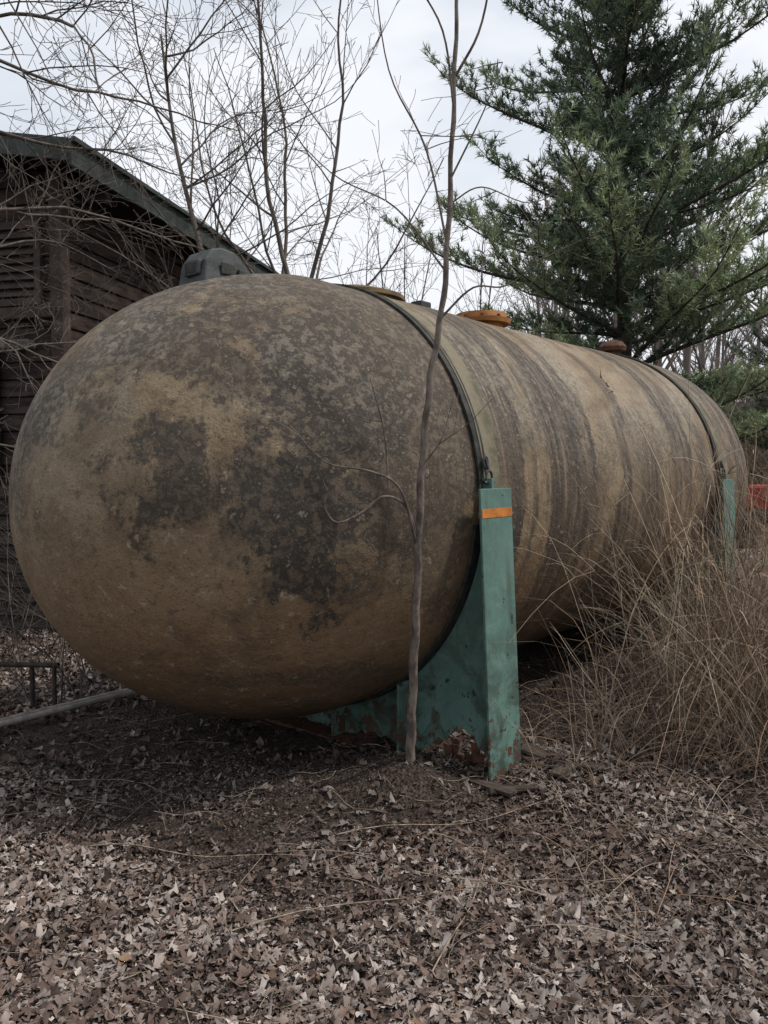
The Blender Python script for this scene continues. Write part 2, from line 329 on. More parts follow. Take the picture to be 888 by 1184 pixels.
def saddle(a,name,torn):
    w=np.array([CX,CY])+dv*a
    S=empty(name,(w[0],w[1],0),ROTZ)
    Rw=R+.022; zt=1.49
    V=[];F=[];seg=110
    zc=CZ
    th=np.linspace(-178,-2,seg+1)
    arc=[(Rw*math.cos(math.radians(q)),zc+Rw*math.sin(math.radians(q))) for q in th]
    T=.009
    out=[]
    r2=np.random.default_rng(5)
    for i_,(y,z) in enumerate(arc):
        yo=y*1.10; zo=.012+.008*math.sin(i_*1.7)
        if torn and yo<-.90 and yo>-1.36: zo=.06+.14*math.exp(-((yo+1.15)/.13)**2)+.03*r2.random()
        if torn and -.7<yo<-.4: zo=.03+.03*r2.random()
        out.append((yo,min(zo,z-.005)))
    for k,T_ in enumerate((-T,T)):
        for (y,z) in arc: V.append((T_,y,z))
        for (y,z) in out: V.append((T_,y,max(z,0)))
    n=seg+1
    for k in range(seg):
        F.append((k,k+1,n+k+1,n+k)); F.append((2*n+k,3*n+k,3*n+k+1,2*n+k+1))
        F.append((n+k,n+k+1,3*n+k+1,3*n+k))
        F.append((k,2*n+k,2*n+k+1,k+1))
    pymesh("web_plate",V,F,teal,S)
    for sgn,nm in ((-1,"outer"),(1,"inner")):
        yt,yb=sgn*(R+.070),sgn*(R+.150)
        hw=.142
        V=[];
        for z,y,w_ in ((zt,yt,hw),(0.0,yb,hw*1.02)):
            for dx in (-w_,w_):
                for dy in (0,sgn*.014): V.append((dx,y+dy,z))
        F=[(0,1,3,2),(4,6,7,5),(0,2,6,4),(1,5,7,3),(0,4,5,1),(2,3,7,6)]
        pymesh(nm+"_flange",V,F,teal,S,bevel=.003)
        V=[];dx=hw
        for z,y in ((zt-.002,yt),(0.01,yb)):
            for ddx in (0,-.010):
                for dy in (-sgn*.001,-sgn*.055): V.append((dx+ddx,y+dy,z))
        F=[(0,1,3,2),(4,6,7,5),(0,2,6,4),(1,5,7,3),(0,4,5,1),(2,3,7,6)]
        pymesh(nm+"_lip",V,F,teal,S,bevel=.002)
        for y_ in (.80,.30):
            yy=sgn*y_; z1=zc-math.sqrt(max(Rw**2-y_**2,0))-.004
            box("gusset_rib",(-.13,yy-.006,.012),(-.0095,yy+.006,z1),teal,S,.002)
            box("gusset_rib",(.0095,yy-.006,.012),(.13,yy+.006,z1),teal,S,.002)
    if torn:
        for k in range(8):
            y=-1.04-.04*k+.01*math.sin(k*3); box("rust_flake",(.012+.012*math.sin(k*2.1),y-.024,.0),(.022+.012*math.sin(k*2.1),y+.02,.10+.05*math.sin(k*1.9)),rust,S,.002,.006)
    box("base_plate",(-.15,-(R+.16),-.012),(.15,R+.16,.010),teal if not torn else rust,S,.002)
    arcband("wrap_plate",-.075,.075,R+.002,R+.020,-175,-5,rubber,S,70).location=(0,0,CZ)
    zl=1.345; f=(zt-zl)/zt; y=-(R+.070+.080*f)-.0165
    zb=zl; za=zl+.045; ya=-(R+.070+.080*(zt-za)/zt)-.0165
    if a<1: pymesh("orange_tape",[(-.138,y,zb),(.138,y,zb),(.138,ya,za),(-.138,ya,za),(-.138,y+.002,zb),(.138,y+.002,zb),(.138,ya+.002,za),(-.138,ya+.002,za)],[(0,1,2,3),(7,6,5,4),(0,4,5,1),(3,2,6,7)],tape,S)
    y0=-(R+.03)
    box("anchor_lug",(-.012,y0-.035,zt-.06),(.012,y0+.03,zt+.05),teal,S,.003)
    tt=Tubes()
    q=np.linspace(0,2*np.pi,17); 
    tt.add(np.stack([.028*np.cos(q),y0-.01+0*q,zt+.055+.034*np.sin(q)],-1),np.full(17,.007),6)
    tt.add([(0,y0-.01,zt+.085),(0,y0+.012,zt+.15)],[.008,.008],6)
    tt.add(np.stack([.02*np.cos(q),y0+.012+0*q,zt+.13+.03*np.sin(q)],-1),np.full(17,.006),6)
    tt.add([(-.045,y0-.01,zt+.03),(.045,y0-.01,zt+.03)],[.008,.008],6)
    tt.make("shackle",hoodm,S)
    return S
S1=saddle(0.0,"tank_saddle",True); S2=saddle(3.68,"tank_saddle.001",False)
wood=simple("weathered_wood",(.13,.10,.078),(.05,.038,.03),10,.6,.9,(1,6,6))
for k,((x,y,z),rz,L,ry) in enumerate((((.95,4.15,.03),.5,.5,.05),((.93,3.95,.03),1.2,.35,.1),((.40,3.84,.02),-.75,.6,-.03),((1.0,3.98,.03),2.2,.3,.2),((.86,4.05,.05),-.3,.28,.25),((.62,3.72,.02),.2,.25,.02))):
    E=box("broken_plank" if k==0 else f"broken_plank.{k:03d}",(-L/2,-.04,-.012),(L/2,.04,.012),wood,None,.004,.006); E.location=(x,y,z+.02); E.rotation_euler=(.15*math.sin(k*2),ry,rz)
# ------------------------------------------------------------------ ground pipes at left
pvc=simple("weathered_pipe",(.32,.295,.26),(.18,.16,.14),12,.2,.6)
for nm,o_ in (("ground_pipe",0),("ground_pipe.001",.085)):
    tb=Tubes(); P=catmull([(-3.3,3.45+o_,.05),(-2.6,4.25+o_,.055),(-2.0,4.95+o_,.06),(-1.5,5.5+o_,.06),(-1.1,6.0+o_,.05)]); tb.add(P,np.full(len(P),.019),10); tb.make(nm,pvc)
tb=Tubes(); tb.add([(-2.35,5.15,0),(-2.35,5.15,.30)],[.016,.016],6); tb.add([(-2.65,5.2,.27),(-2.15,5.1,.29)],[.018,.018],6); tb.add([(-2.18,5.1,0),(-2.18,5.1,.29)],[.014,.014],6); tb.make("pipe_stand",simple("black_iron",(.03,.027,.025),(.06,.045,.035),18,.4,.8))
# ------------------------------------------------------------------ shed
shed=empty("brown_wooden_shed",(-2.74,7.0,0),math.radians(-13.06))
siding=simple("dark_brown_siding",(.020,.0125,.010),(.066,.044,.035),4,.5,.8,(1,1,5))
logm=simple("grey_log_siding",(.075,.058,.047),(.020,.016,.013),5,.5,.9,(1,1,6))
trimm=simple("brown_trim",(.100,.070,.056),(.050,.036,.03),5,.4,.8)
fasc=simple("green_fascia",(.036,.048,.043),(.065,.078,.07),6,.2,.7)
soff=simple("dark_soffit",(.018,.014,.012),(.03,.022,.018),6,.2,.8)
roofm=simple("roof_shingle",(.06,.058,.055),(.10,.095,.09),18,.6,.9)
ov=.45; Wd=8.0; Dp=9.0; ez=4.42; pit=.17
def gable_z(x): return ez+pit*min(-x,Wd+x)
core=[(-ov-.03,ov+.03,0),(-Wd+ov,ov+.03,0),(-Wd+ov,Dp-ov,0),(-ov-.03,Dp-ov,0)]
V=core+[(x,y,ez-.05) for x,y,_ in core]+[(-Wd/2,ov+.03,gable_z(-Wd/2)-.14),(-Wd/2,Dp-ov,gable_z(-Wd/2)-.14)]
F=[(0,1,5,8,4),(2,3,7,9,6),(1,2,6,5),(3,0,4,7)]
pymesh("wall_core",V,F,siding,shed)
z=.0;k=0
while z<4.9:
    h=.14 if z<1.0 else .165
    m_=logm if z<1.0 else siding; th=.055 if z<1.0 else .028
    zt=z+h-.006
    xr=-ov+.0; xl=-Wd+ov
    if zt>ez-.1:
        xr=-(zt-ez+.12)/pit-.1
        xr=min(xr,-ov); xl=-Wd-xr
    if xr>xl+.3: 
        V=[(xl,ov-th,z),(xr,ov-th,z),(xr,ov-.008,zt),(xl,ov-.008,zt),(xl,ov+.03,z),(xr,ov+.03,z),(xr,ov+.03,zt),(xl,ov+.03,zt)]
        pymesh(f"front_board_{k}",V,[(0,1,2,3),(7,6,5,4),(0,4,5,1),(3,2,6,7),(1,5,6,2),(0,3,7,4)],m_,shed,bevel=.006)
    if zt<ez-.1:
        V=[(-ov+th,ov+.002,z),(-ov+th,Dp-ov,z),(-ov+.008,Dp-ov,zt),(-ov+.008,ov+.002,zt),(-ov-.03,ov+.002,z),(-ov-.03,Dp-ov,z),(-ov-.03,Dp-ov,zt),(-ov-.03,ov+.002,zt)]
        pymesh(f"side_board_{k}",V,[(0,1,2,3),(7,6,5,4),(0,4,5,1),(3,2,6,7),(1,5,6,2),(0,3,7,4)],m_,shed,bevel=.006)
    z+=h;k+=1
box("corner_post",(-ov-.06,ov-.07,0),(-ov+.07,ov+.06,ez-.06),trimm,shed,.008)
for s_,nm in ((0,"right"),(1,"left")):
    xa,xb=(0,-Wd/2) if s_==0 else (-Wd,-Wd/2)
    za,zb=ez,ez+pit*Wd/2
    V=[(xa,0,za-.04),(xb,0,zb-.04),(xb,Dp,zb-.04),(xa,Dp,za-.04),(xa,0,za+.03),(xb,0,zb+.03),(xb,Dp,zb+.03),(xa,Dp,za+.03)]
    pymesh("roof_slab_"+nm,V,[(0,1,2,3),(7,6,5,4),(0,4,5,1),(1,5,6,2),(2,6,7,3),(3,7,4,0)],roofm,shed)
    V=[(xa,-.035,za-.16),(xb,-.035,zb-.16),(xb,-.035,zb+.035),(xa,-.035,za+.035),(xa,-.004,za-.16),(xb,-.004,zb-.16),(xb,-.004,zb+.035),(xa,-.004,za+.035)]
    pymesh("rake_board_"+nm,V,[(0,1,2,3),(7,6,5,4),(0,4,5,1),(3,2,6,7),(1,5,6,2),(0,3,7,4)],fasc,shed,bevel=.004)
    V=[(xa,0.0,za-.10),(xb,0.0,zb-.10),(xb,ov,zb-.10),(xa,ov,za-.10),(xa,0,za-.08),(xb,0,zb-.08),(xb,ov,zb-.08),(xa,ov,za-.08)]
    pymesh("rake_soffit_"+nm,V,[(0,1,2,3),(7,6,5,4),(0,4,5,1),(2,6,7,3)],soff,shed)
box("eave_fascia",(.002,-.033,ez-.20),(.034,Dp,ez+.028),fasc,shed,.004)
box("eave_drip_edge",(.036,-.04,ez-.005),(.075,Dp,ez+.04),fasc,shed,.004)
box("eave_soffit",(-ov,ov,ez-.19),(-.002,Dp,ez-.17),soff,shed,0)
for k in range(7): box(f"rafter_tail_{k+1}",(-ov+.06,.6+k*1.2,ez-.30),(-.03,.68+k*1.2,ez-.195),soff,shed,.004)
lx0,lx1,lz0,lz1=-1.15,-.68,3.20,3.85
for (p,q) in (((lx0-.07,ov-.075,lz0-.07),(lx1+.07,ov-.02,lz0)),((lx0-.07,ov-.075,lz1),(lx1+.07,ov-.02,lz1+.07)),((lx0-.07,ov-.072,lz0),(lx0,ov-.02,lz1)),((lx1,ov-.072,lz0),(lx1+.07,ov-.02,lz1))):
    box("louvre_frame",p,q,trimm,shed,.004)
box("louvre_back",(lx0,ov-.034,lz0),(lx1,ov-.030,lz1),rubber,shed,0)
for k in range(8):
    z=lz0+.02+k*.078
    pymesh(f"louvre_slat_{k+1}",[(lx0,ov-.078,z),(lx1,ov-.078,z),(lx1,ov-.036,z+.06),(lx0,ov-.036,z+.06),(lx0,ov-.070,z-.004),(lx1,ov-.070,z-.004),(lx1,ov-.034,z+.05),(lx0,ov-.034,z+.05)],[(0,1,2,3),(7,6,5,4),(0,4,5,1),(3,2,6,7)],trimm,shed)
box("ledger_beam",(-Wd+ov,ov-.12,3.0),(-ov+.0,ov-.03,3.11),trimm,shed,.01)
box("pale_sill",(-2.6,ov-.16,2.72),(-.70,ov-.05,2.80),simple("bleached_board",(.24,.21,.18),(.12,.10,.085),8,.4,.8,(1,5,5)),shed,.01)
box("window_frame",(-2.4,ov-.09,1.5),(-1.1,ov-.05,2.68),soff,shed,.006)
# ------------------------------------------------------------------ trees
def perp(d,rg):
    r=rg.normal(size=3); r-=r.dot(d)*d; return r/np.linalg.norm(r)
def grow(T,p,d,L,r,lvl,maxl,rg,up=.10,wob=.10,nch=(7,6,4,3),ang=(35,60),ratio=.55,t0=.25,seglen=.16,minr=.0018):
    n=max(4,int(L/seglen)); n=min(n,22); P=[np.array(p,float)]; D=[d]; st=L/n
    for q in range(n):
        d=d+rg.normal(size=3)*wob+np.array([0,0,up*.35]); d/=np.linalg.norm(d); P.append(P[-1]+d*st); D.append(d)
    rad=np.maximum(r*(1-np.linspace(0,1,n+1)*.8)**.9,minr)
    T.add(P,rad,6 if r>.03 else (4 if r>.012 else 3))
    if lvl>=maxl: return
    c=nch[min(lvl,len(nch)-1)]; 
    for q in range(c):
        tt=t0+(1-t0)*(q+rg.random())/c; tt=min(tt,.97); i_=int(tt*n); f=tt*n-i_; pp=P[i_]*(1-f)+P[min(i_+1,n)]*f; dd=D[i_]
        a_=math.radians(rg.uniform(*ang)); nd=dd*math.cos(a_)+perp(dd,rg)*math.sin(a_); nd/=np.linalg.norm(nd)
        grow(T,pp,nd,L*ratio*(1.15-.6*tt)*rg.uniform(.7,1.25),max(rad[i_]*.55,minr),lvl+1,maxl,rg,up,wob,nch,ang,ratio,.15,seglen,minr)
bark=simple("grey_bark",(.18,.148,.125),(.095,.078,.066),22,.3,.9,(1,1,.25))
bark2=simple("sapling_bark",(.25,.205,.17),(.10,.08,.068),26,.6,.85,(1,1,.5))
rg=np.random.default_rng(31); T=Tubes(); b0=np.array([-.98,8.5,0.]); fk=np.array([-1.0,8.5,3.1])
T.add([b0-[0,0,.1],b0+[0.03,0,1],b0+[.0,0,2.2],fk],[.07,.065,.058,.05],8)
for d,L,r in (((-.30,.0,1),4.4,.026),((.06,.2,1),4.6,.030),((.42,-.1,1),4.0,.026),((-.65,.2,.8),3.2,.018),((.75,.3,.75),2.8,.018),((-.1,-.5,.9),3.0,.018),((.25,.3,1),3.6,.020)):
    d=np.array(d);d/=np.linalg.norm(d); grow(T,fk-np.array([0,0,rg.uniform(0,.5)]),d,L,r,0,3,rg,up=.10,wob=.09,nch=(10,5,3),ang=(28,58),ratio=.40,seglen=.2,minr=.0026)
T.make("bare_tree",bark)
rg=np.random.default_rng(5); T=Tubes(); b0=np.array([-1.45,7.4,0.]); 
P=catmull([b0-[0,0,.1],b0+[0,0,1.5],b0+[-.08,0,2.8],b0+[-.25,0,3.6],b0+[-.5,0.1,4.6],b0+[-.62,.1,5.6]],5); T.add(P,np.linspace(.048,.010,len(P)),7)
for k in range(18):
    q=P[int(len(P)*(.42+.55*k/18))]; d=np.array([rg.normal()*.9,rg.normal()*.6,.55]); d/=np.linalg.norm(d)
    grow(T,q,d,rg.uniform(1.2,2.3),.012,0,2,rg,up=.1,wob=.1,nch=(8,4),ang=(25,55),ratio=.42,minr=.0022)
T.make("bare_tree.001",bark)
rg=np.random.default_rng(12); T=Tubes(); b0=np.array([-3.75,5.4,0.])
P=catmull([b0-[0,0,.1],b0+[.05,0,1.5],b0+[.0,0,3.2],b0+[.1,.05,4.8],b0+[.25,.1,7]],5); T.add(P,np.linspace(.11,.04,len(P)),8)
for z_,d,L in ((3.3,(1,.1,.22),2.9),(3.7,(1,-.25,.30),3.0),(4.0,(.9,.2,.12),2.6),(4.2,(1,0,.35),3.2),(3.0,(.9,.35,.05),2.2),(4.6,(.9,-.2,.2),3.0),(2.6,(1,.3,.1),1.6),(3.5,(.8,.6,.1),2.6),(4.9,(1,.3,.1),3.0),(4.4,(1,.15,.05),2.9),(2.2,(.9,.3,.25),1.6),(1.7,(.9,.2,.3),1.5)):
    d=np.array(d,float);d/=np.linalg.norm(d); grow(T,b0+np.array([.05,0,z_]),d,L,.019,0,3,rg,up=-.02,wob=.14,nch=(9,6,3),ang=(25,65),ratio=.45,minr=.0020)
T.make("bare_tree.002",bark)
rg=np.random.default_rng(8); T=Tubes()
for k in range(8): 
    x=rg.uniform(-.2,1.7); y=rg.uniform(11,14); grow(T,np.array([x,y,0.]),np.array([rg.normal()*.06,0,1.]),rg.uniform(4.4,5.6),.026,0,2,rg,up=.08,wob=.05,nch=(16,5),ang=(28,50),ratio=.34,minr=.003,seglen=.3)
T.make("slender_saplings_thicket",bark)
rg=np.random.default_rng(18); T=Tubes()
for k in range(26):
    x=rg.uniform(-3.0,-2.0); y=rg.uniform(5.0,6.2); d=np.array([rg.normal()*.35,rg.normal()*.3,1]);d/=np.linalg.norm(d); grow(T,np.array([x,y,0.]),d,rg.uniform(.8,2.0),.006,0,1,rg,up=-.1,wob=.1,nch=(6,),minr=.0018)
T.make("bare_shrub",bark)
# foreground sapling
T=Tubes(); P=catmull([(.13,3.80,.05),(.135,3.72,.45),(.15,3.60,.95),(.165,3.52,1.5),(.20,3.47,1.95),(.265,3.46,2.40),(.30,3.50,3.1),(.325,3.52,3.75),(.40,3.55,4.5),(.42,3.55,5.2)],9)
ks=np.arange(len(P)); P=P+np.stack([.004*np.sin(ks*1.3),.003*np.cos(ks*1.7),0*ks],-1)
rad=np.interp(np.linspace(0,1,len(P)),[0,.03,.3,.6,1],[.036,.025,.0180,.0120,.004])*(1+.09*np.sin(ks*2.3)*np.sin(ks*.9)); T.add(P,rad,8)
rg=np.random.default_rng(3)
def br(pts,r0,r1,ml=0):
    Q=catmull(pts,6); T.add(Q,np.linspace(r0,r1,len(Q)),5)
    for k in range(ml):
        q=Q[int(rg.uniform(.3,.95)*len(Q))]; d=rg.normal(size=3)*np.array([1,.4,.6])+np.array([0,0,.4]); d/=np.linalg.norm(d); grow(T,q,d,rg.uniform(.12,.35),.003,0,1,rg,nch=(2,),minr=.0013,seglen=.06)
br([(.155,3.56,1.25),(.10,3.45,1.42),(0.0,3.40,1.47),(-.10,3.36,1.40),(-.2,3.34,1.36),(-.25,3.33,1.42),(-.24,3.33,1.48),(-.20,3.33,1.45)],.0075,.0022,2)
br([(.155,3.56,1.22),(.07,3.4,1.50),(-.06,3.36,1.58),(-.25,3.33,1.62),(-.40,3.3,1.78)],.0075,.0022,3)
br([(.02,3.39,1.50),(.0,3.36,1.75),(-.06,3.34,1.98)],.005,.002,2)
br([(.25,3.46,2.25),(.38,3.38,2.36),(.52,3.33,2.36),(.7,3.3,2.5)],.006,.0015,3)
br([(.28,3.48,2.55),(.18,3.42,2.95),(.02,3.36,3.25),(-.05,3.33,3.7)],.006,.002,5)
br([(.29,3.49,2.85),(.42,3.42,3.1),(.5,3.4,3.3)],.005,.0015,3)
br([(.305,3.5,3.15),(.25,3.44,3.45),(.10,3.38,3.7),(.03,3.36,4.1)],.006,.002,5)
br([(.315,3.51,3.3),(.42,3.46,3.5),(.48,3.44,3.9),(.5,3.42,4.3)],.007,.002,5)
br([(.27,3.47,2.45),(.05,3.4,2.7),(-.22,3.33,2.82),(-.5,3.3,3.1)],.005,.0014,4)
br([(.29,3.5,2.75),(.42,3.44,2.80),(.62,3.4,2.72),(.8,3.4,2.8)],.004,.0014,3)
br([(.17,3.52,1.6),(.25,3.42,1.72),(.3,3.4,1.9)],.004,.0013,1)
T.make("sapling_tree",bark2)
# ------------------------------------------------------------------ pine
def pine(base,H,seed=44,name="pine_tree",zlo=1.5,wscale=1.0):
    rg=np.random.default_rng(seed); T=Tubes(); C=[];A=[]
    g0=float(gh(base[0],base[1]))
    zz=np.linspace(0,H,26); tr=np.stack([base[0]+.08*np.sin(zz*.6),base[1]+0*zz,g0+zz-.1],-1); T.add(tr,np.linspace(.17,.02,26),8)
    z=zlo
    while z<H-.3:
        f=(H-z)/H
        Lm=wscale*np.interp(z/H*12.8,[1.5,3.5,5,7,9,10.5,12,12.8],[3.5,4.0,4.0,3.5,2.7,2.0,1.0,.25])
        nb_=rg.integers(6,9); a0_=rg.uniform(0,6.28)
        for k in range(nb_):
            az=a0_+2*np.pi*k/nb_+rg.normal()*.25; L=Lm*rg.choice([rg.uniform(.82,1.12),rg.uniform(.35,.8)],p=[.6,.4]); el=np.interp(f,[0,.3,.85],[.95,.50,.14])+rg.normal()*.14
            n=12; p=np.array([base[0]+.08*math.sin(z*.6),base[1],g0+z+rg.uniform(-.12,.12)]); P=[p]
            for q in range(n):
                e=el+ (.55*(q/n)**2) -.18*math.sin(q/n*3.1); az_=az+.08*math.sin(q*.9+k); p=p+np.array([math.cos(az_)*math.cos(e),math.sin(az_)*math.cos(e),math.sin(e)])*L/n; P.append(p)
            P=np.array(P); T.add(P,np.linspace(.010+.009*L,.005,n+1),4)
            m=int(L*5)+3
            for q in range(m):
                tt=.07+.93*(q+rg.random())/m; i_=min(int(tt*n),n-1); pp=P[i_]+(P[i_+1]-P[i_])*(tt*n-i_); sd=1 if q%2 else -1
                bd=P[i_+1]-P[i_]; bd/=np.linalg.norm(bd); sdv=np.cross(bd,[0,0,1.]); sdv/=np.linalg.norm(sdv)+1e-6
                l2=(.25+.24*L*(1-tt)*.9)*rg.uniform(.6,1.2); nd=bd*.8+sd*sdv*.65+np.array([0,0,rg.uniform(.1,.6)]); nd/=np.linalg.norm(nd)
                k2=3; Q=[pp+nd*l2*w_+np.array([0,0,.15*l2*w_*w_]) for w_ in np.linspace(0,1,k2)]; T.add(Q,np.linspace(.007,.004,k2),3)
                nt=max(2,int(l2/.075))
                for w in range(nt):
                    u=(w+.6)/nt; c=Q[0]+(Q[-1]-Q[0])*u+rg.normal(size=3)*.03; C.append(c); A.append(nd+rg.normal(size=3)*.25+np.array([0,0,.4]))
                    if l2>.22 and rg.random()<.75:
                        s2=nd*.6+np.cross(nd,[0,0,1])*rg.choice([-1,1])*.8+np.array([0,0,.4]); s2/=np.linalg.norm(s2); C.append(c+s2*rg.uniform(.06,.16)); A.append(s2+np.array([0,0,.2]))
            C.append(P[-1]);A.append(P[-1]-P[-2])
        z+=rg.uniform(.40,.58)
    par=empty(name); T.make("trunk_and_limbs",pbark,par)
    C=np.array(C);A=np.array(A);A/=np.linalg.norm(A,axis=1)[:,None]; m=len(C); K=15
    print("tufts",m)
    dirs=A[:,None]*.75+rg.normal(size=(m,K,3))*.55; dirs/=np.linalg.norm(dirs,axis=2)[...,None]
    ln=rg.uniform(.09,.16,(m,K,1)); b=C[:,None]+A[:,None]*rg.uniform(-.05,.05,(m,K,1))
    sd=np.cross(dirs,rg.normal(size=(m,K,3))); sd/=np.linalg.norm(sd,axis=2)[...,None]; w=.009
    V=np.stack([b-sd*w,b+sd*w,b+dirs*ln],2).reshape(-1,3); F=np.arange(len(V)).reshape(-1,3)
    dark=np.array([.085,.125,.085]);mid=np.array([.19,.265,.170]);ye=np.array([.37,.43,.235])
    q=np.clip(.5+.35*np.sin(C[:,0]*2.3+C[:,2]*1.7)+.2*rg.normal(size=m),0,1)[:,None]
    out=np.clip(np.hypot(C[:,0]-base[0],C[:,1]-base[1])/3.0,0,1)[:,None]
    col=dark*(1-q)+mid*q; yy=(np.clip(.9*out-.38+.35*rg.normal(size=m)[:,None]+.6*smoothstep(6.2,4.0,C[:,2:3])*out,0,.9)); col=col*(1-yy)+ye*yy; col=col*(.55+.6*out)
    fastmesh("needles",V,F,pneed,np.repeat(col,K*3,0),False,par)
pbark=simple("pine_bark",(.085,.068,.055),(.04,.032,.027),12,.3,.95); pneed=attrmat("pine_needles",.6)
pine((4.2,14.0),12.8)
pine((10.6,20.5),5.2,5,"pine_tree.001",.4,.55)
# ------------------------------------------------------------------ distant bare woods
rg=np.random.default_rng(9)
temp=[]
for k in range(5):
    t_=Tubes(); grow(t_,np.zeros(3),np.array([0,0,1.]),10,.12,0,3,rg,up=.08,wob=.035,nch=(14,6,3),ang=(22,50),ratio=.36,t0=.2,seglen=1.1,minr=.010)
    temp.append((np.concatenate(t_.V),np.concatenate(t_.F)))
VV=[];FF=[];off=0
for k in range(125):
    if k<60: y=rg.uniform(21,50); x=y*rg.uniform(.18,.85); s_=rg.uniform(.6,1.15)
    elif k<80: y=rg.uniform(34,60); x=-y*rg.uniform(.0,.6); s_=rg.uniform(.35,.7)
    else: y=rg.uniform(18,34); x=y*rg.uniform(.38,.66); s_=rg.uniform(.2,.55)
    v_,f_=temp[rg.integers(5)]; a_=rg.uniform(0,6.28); ca,sa=math.cos(a_),math.sin(a_)
    w=np.stack([(v_[:,0]*ca-v_[:,1]*sa)*s_+x,(v_[:,0]*sa+v_[:,1]*ca)*s_+y,v_[:,2]*s_+gh(x,y)],-1); VV.append(w);FF.append(f_+off);off+=len(w)
fastmesh("distant_trees",np.concatenate(VV),np.concatenate(FF),plain("distant_bark",(.22,.185,.165),(.14,.115,.10),3))
T=Tubes()
for k in range(1300):
    y=rg.uniform(15.2,32); x=y*rg.uniform(.34,.60); 
    p=np.array([x,y,float(gh(x,y))]); d=np.array([rg.normal()*.4,rg.normal()*.4,1]);d/=np.linalg.norm(d)
    grow(T,p,d,rg.uniform(.6,2.2),.009,0,1,rg,up=-.08,wob=.12,nch=(4,),minr=.005,seglen=.35)
T.make("hillside_brush",plain("brush_stems",(.26,.195,.145),(.09,.07,.05),5))
# ------------------------------------------------------------------ dry grass
def grass():
    rg=np.random.default_rng(77); V=[];F=[];C=[];off=0
    pal=np.array([(.46,.345,.25),(.36,.255,.18),(.56,.46,.345),(.20,.135,.098),(.44,.29,.185)])
    cl=[]
    while len(cl)<235:
        y=rg.uniform(3.9,8.6); x=rg.uniform(1.0,5.0); a_,b_=ab(x,y)
        if b_<1.38 or x/y<.225 : continue
        if rg.random()>smoothstep(.20,.31,x/y)+.12: continue
        cl.append((x,y))
    def blade(p,d,L,w,c,droop,n=6):
        nonlocal off
        s=rg.normal(size=3); s-=s.dot(d)*d; s[2]*=.3; s/=np.linalg.norm(s); P=[p]; 
        for q in range(n):
            d=d+np.array([d[0],d[1],-1.0])*droop*((q+1)/n)**1.6*.35+rg.normal(size=3)*.05; d=d/np.linalg.norm(d); P.append(P[-1]+d*L/n)
        P=np.array(P); ww=(w*(1-.75*np.linspace(0,1,n+1)))[:,None]; A=P-s*ww;B=P+s*ww
        V.append(np.stack([A,B],1).reshape(-1,3)); i_=np.arange(n)*2; F.append(np.stack([i_,i_+1,i_+3,i_+2],-1)+off); off+=2*(n+1)
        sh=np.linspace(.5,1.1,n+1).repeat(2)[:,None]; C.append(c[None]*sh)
        return P,d
    for (x,y) in cl:
        lean=rg.normal(size=2)*.24+np.array([.02,-.05]); hs=rg.uniform(.6,1.45)*(.75+.60*smoothstep(.24,.38,x/y))
        for k in range(rg.integers(24,46)):
            px,py=x+rg.normal()*.15,y+rg.normal()*.15; a_,b_=ab(px,py)
            if b_<1.34 and a_<5: continue
            c=pal[rg.integers(5)]*rg.uniform(.45,1.1); kind=rg.random()
            d=np.array([lean[0]+rg.normal()*.28,lean[1]+rg.normal()*.28,1.]);d/=np.linalg.norm(d); p=np.array([px,py,gh(px,py)-.01])
            if kind<.36: blade(p,d,rg.uniform(.8,1.4)*hs,rg.uniform(.0018,.0034),c,rg.uniform(.0,.7))
            elif kind<.8: blade(p,d,rg.uniform(.4,1.05)*hs,rg.uniform(.0018,.0042),c,rg.uniform(.5,2.8))
            else:
                d[:2]*=3; d/=np.linalg.norm(d); blade(p,d,rg.uniform(.4,.8),rg.uniform(.002,.004),c,rg.uniform(.5,1.5))
    for k in range(110):
        for _ in range(60):
            y=rg.uniform(4.2,6.8); x=y*rg.uniform(.27,.52); a_,b_=ab(x,y)
            if b_>1.45: break
        p=np.array([x,y,0.]); d=np.array([rg.normal()*.24+.03,rg.normal()*.2,1]);d/=np.linalg.norm(d); c=np.array([.56,.44,.31])*rg.uniform(.45,1.1)
        P,dd=blade(p,d,rg.uniform(1.3,2.4),rg.uniform(.0028,.0048),c,rg.uniform(.1,1.5),12)
        for q in range(rg.integers(2,6)):
            i_=rg.integers(4,11); e=dd*.3+rg.normal(size=3)*.5+np.array([0,0,.5]); e/=np.linalg.norm(e); blade(P[i_],e,rg.uniform(.15,.5),.003,c,rg.uniform(.5,2),5)
        if k%3==0:
            for q in range(16):
                e=dd+rg.normal(size=3)*.5; e/=np.linalg.norm(e); blade(P[-1]-dd*rg.uniform(0,.12),e,rg.uniform(.03,.07),.003,np.array([.34,.22,.14]),.5,2)
    for k in range(1500):
        y=rg.uniform(2.6,6.5); x=y*rg.uniform(.12,.58); a_,b_=ab(x,y)
        if b_<1.2 or (y<4 and rg.random()<.6): continue
        d=np.array([rg.normal(),rg.normal(),.35]);d/=np.linalg.norm(d); blade(np.array([x,y,gh(x,y)+.02]),d,rg.uniform(.15,.5),.002,pal[rg.integers(5)]*.8,rg.uniform(.5,1.5),5)
    fastmesh("dry_grass",np.concatenate(V),np.concatenate(F),attrmat("straw",.8),np.concatenate(C))
grass()
